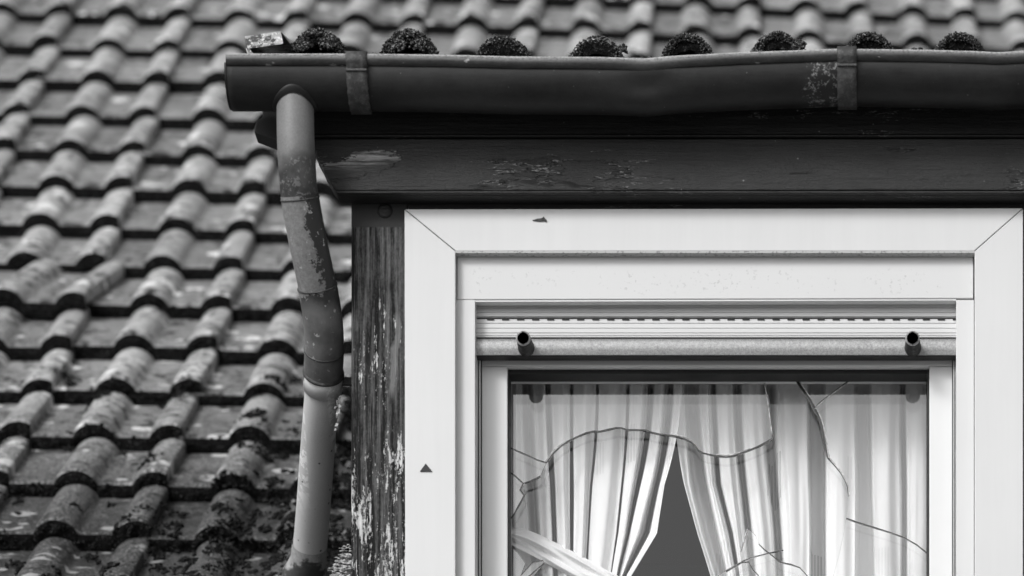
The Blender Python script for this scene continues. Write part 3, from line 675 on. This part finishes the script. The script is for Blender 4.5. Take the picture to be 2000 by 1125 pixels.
KR = [(1316, 1337, 1362, 1388, 1450, -.1), (1332, 1346, 1370, 1396, 1455, .0), (1340, 1356, 1380, 1404, 1460, .8), (1356, 1376, 1396, 1416, 1464, 1.), (1368, 1385, 1406, 1424, 1468, .2), (1380, 1391, 1414, 1430, 1471, .0), (1388, 1395, 1420, 1436, 1474, .25), (1393, 1403, 1428, 1441, 1476, 1.05), (1400, 1412, 1434, 1446, 1478, .1),
      (1414, 1428, 1441, 1451, 1480, -.05), (1428, 1440, 1450, 1459, 1484, .1), (1439, 1452, 1462, 1470, 1488, .95), (1451, 1463, 1473, 1481, 1492, .1), (1466, 1479, 1488, 1493, 1496, -.05), (1480, 1496, 1506, 1510, 1508, .15), (1500, 1512, 1520, 1524, 1520, 1.05), (1522, 1528, 1533, 1536, 1534, .2),
      (1535, 1540, 1544, 1546, 1546, 0.), (1555, 1558, 1562, 1564, 1564, .05), (1574, 1577, 1580, 1581, 1581, .1), (1584, 1586, 1588, 1589, 1589, .9), (1606, 1608, 1608, 1608, 1608, 1.0), (1615, 1616, 1616, 1616, 1616, .1), (1640, 1640, 1640, 1640, 1640, .0), (1666, 1668, 1668, 1668, 1668, .1), (1676, 1678, 1679, 1679, 1679, .95), (1695, 1699, 1702, 1703, 1703, .9),
      (1703, 1706, 1709, 1710, 1710, .05), (1730, 1732, 1734, 1734, 1734, -.05), (1756, 1757, 1758, 1758, 1758, .15), (1764, 1766, 1766, 1766, 1766, .9), (1772, 1773, 1773, 1773, 1773, .1), (1792, 1792, 1792, 1792, 1792, 0.), (1830, 1830, 1830, 1830, 1830, .2)]
b = curtain('curtain', '', KR, .174, .08)
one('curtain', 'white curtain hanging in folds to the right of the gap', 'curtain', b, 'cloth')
# the tie-back of the left curtain: a pale band of cloth crossing its foot
b = MB(); top = [(985, 1026), (1003, 1029), (1030, 1034), (1060, 1047), (1090, 1062), (1125, 1080), (1160, 1099), (1188, 1116), (1206, 1122), (1224, 1140)]
bot = [(985, 1060), (1003, 1066), (1030, 1080), (1060, 1096), (1085, 1110), (1110, 1124), (1140, 1138), (1175, 1152), (1196, 1160), (1215, 1170)]
P = []
for t in np.linspace(0, 1, 17):
    P.append([at(a[0] + (c[0] - a[0]) * t, a[1] + (c[1] - a[1]) * t, .158 + .008 * (2 * t - 1)**2 + .007 * math.sin(t * 10 + i * .55) * (1 - .06 * i) + .004 * math.sin(t * 19 - i * 1.1)) for i, (a, c) in enumerate(zip(top, bot))])
b.grid(P, 0, True, True); o = b.build('tieback', 'cloth', cl_); s_ = o.modifiers.new('smooth', 'SUBSURF'); s_.levels = s_.render_levels = 2

# ------------------------------------------------------------------ moss, litter and paint flakes: nobody could count them
mm = MB()
H_C = .026
def roof_surface(u, j):                               # height of the tile surface at (u, rows below course 0)
    jj = math.ceil(j - 1e-6); s = (jj - j) * GA; i = round(u / .15)
    return prof(u - i * .15, .026, .042) - .026 - .026 * s / GA
pts, rads = [], []
for n in range(3600):
    u = RNG.uniform(-.2, 1.02); j = RNG.uniform(9.2, 15.6)
    want = min(1., max(0., (u - .10 - .06 * (13 - j)) * 3.0)) * .75 + max(0, (j - 12.0) * .10) + .02
    side = ((u / .15 + .5) % 1.) - .5; frac = math.ceil(j) - j
    want *= .55 + (.8 if side > .18 else 0.) + (.5 if frac > .8 or frac < .15 else 0.)
    if RNG.random() > want * .62: continue
    sz = RNG.uniform(.25, 1.)**1.5; k2 = int(3 + 40 * sz)
    for _ in range(k2):
        uu = u + RNG.normal(0, .013 * sz); jj = j + RNG.normal(0, .07 * sz)
        p = roof_pt(uu, -jj * GA, roof_surface(uu, jj) + RNG.uniform(-.001, .004 * sz))
        if p.x > CHEEK - .004: continue
        pts.append(p); rads.append(RNG.uniform(.0015, .0048))
for j in range(7, 16):                               # along the tile fronts
    for n in range(int(50 + 30 * (j - 6))):
        u = RNG.uniform(-.9, 1.0); i = round(u / .15); h = prof(u - i * .15, .026, .042)
        p = roof_pt(u, -j * GA - .003, h - .026 - RNG.uniform(.002, .030))
        if p.x > CHEEK - .004: continue
        pts.append(p); rads.append(RNG.uniform(.002, .0055))
for n in range(420):                                  # at the foot of the post
    p = at(RNG.uniform(640, 690), RNG.uniform(1040, 1135), .60)
    pts.append(roof_pt(p.x + 1.77 + .10 + RNG.uniform(-.06, .02), -RNG.uniform(13.0, 15.) * GA, -.02)); rads.append(RNG.uniform(.003, .008))
    if pts[-1].x > CHEEK: pts.pop(); rads.pop()
lumps(mm, pts, rads)
one('moss', 'dark moss and litter lying along the tile edges of the sloping roof', 'moss', mm, 'litter', kind='stuff')
mm = MB(); pts, rads = [], []
H_C = .034
for i, (px, py) in enumerate(bumps):
    extra = 1.0 if i < 2 else .45
    for n in range(int(1000 * (1.0 if i < 2 else 1))):
        t = RNG.uniform(-.047, .047); h = prof(t, .034, .044); dep = RNG.random()**1.5
        lo = h - .034 - dep * .020; s = RNG.uniform(-.008, .03) if dep < .15 else RNG.uniform(-.007, .001)
        if i >= 2 and abs(t) < .022 and dep > .62: continue
        if dep < .15: lo += RNG.uniform(-.001, .004) * (1. if i < 2 else .12)
        pts.append(dorm_pt(i * PITCH + t, s, lo)); rads.append(RNG.uniform(.0009, .0020) * (1 + .7 * (i < 2)))
    for n in range(70):
        t = RNG.uniform(.045, .105); pts.append(dorm_pt(i * PITCH + t, RNG.uniform(-.007, .02), -.034 + RNG.uniform(-.014, .0015))); rads.append(RNG.uniform(.0013, .0032))
for (px, py, n, sx, sz) in ((640, 82, 160, 16, 11), (590, 90, 90, 14, 9), (780, 90, 120, 14, 9), (820, 88, 120, 12, 10), (800, 66, 60, 12, 5), (1213, 94, 110, 10, 6), (1790, 97, 40, 9, 3), (1565, 88, 50, 8, 8), (612, 66, 50, 14, 5)):
    for k2 in range(n):
        a = RNG.normal(0, .5, 2); pts.append(at(px + a[0] * sx, py + a[1] * sz, DE - .008 - RNG.uniform(0, .008))); rads.append(RNG.uniform(.0013, .0034))
lumps(mm, pts, rads, .85)
one('moss', 'crusty moss covering the round tile ends above the gutter', 'moss', mm, 'moss', kind='stuff')
mm = MB()
def flake(p, lx, lz, n_=None):
    a = RNG.uniform(-.35, .35); c, s = math.cos(a), math.sin(a); t = RNG.uniform(-.5, .5)
    q = [(-lx, -lz), (lx * RNG.uniform(.5, 1), -lz * RNG.uniform(.2, 1)), (lx, lz * RNG.uniform(.3, 1)), (-lx * RNG.uniform(.4, 1), lz)]
    f = [p + Vector((x * c - z * s, t * z + .002 * RNG.random(), x * s + z * c)) for x, z in q]; bk = [v + Vector((0, .0007, 0)) for v in f]
    mm.add(f + bk, [(0, 1, 2, 3), (7, 6, 5, 4)] + [(i, (i + 1) % 4, 4 + (i + 1) % 4, 4 + i) for i in range(4)])
for k2 in range(120):
    px, py = RNG.uniform(646, 686), RNG.uniform(1062, 1126)
    if (px - 646) / 40 + (py - 1062) / 64 < .75: continue
    flake(at(px, py, .13), RNG.uniform(.002, .008), RNG.uniform(.0005, .0016))
for px, py, l in ((661, 786, .006), (664, 792, .005), (660, 803, .005), (658, 812, .004), (657, 829, .004), (655, 838, .003), (663, 778, .004), (655, 795, .003)):
    flake(at(px, py, .118), l * .7, l * .8)
one('paint_flakes', 'white paint flakes clinging between the downpipe and the foot of the post', 'paint flakes', mm, 'paint_flake', kind='stuff')
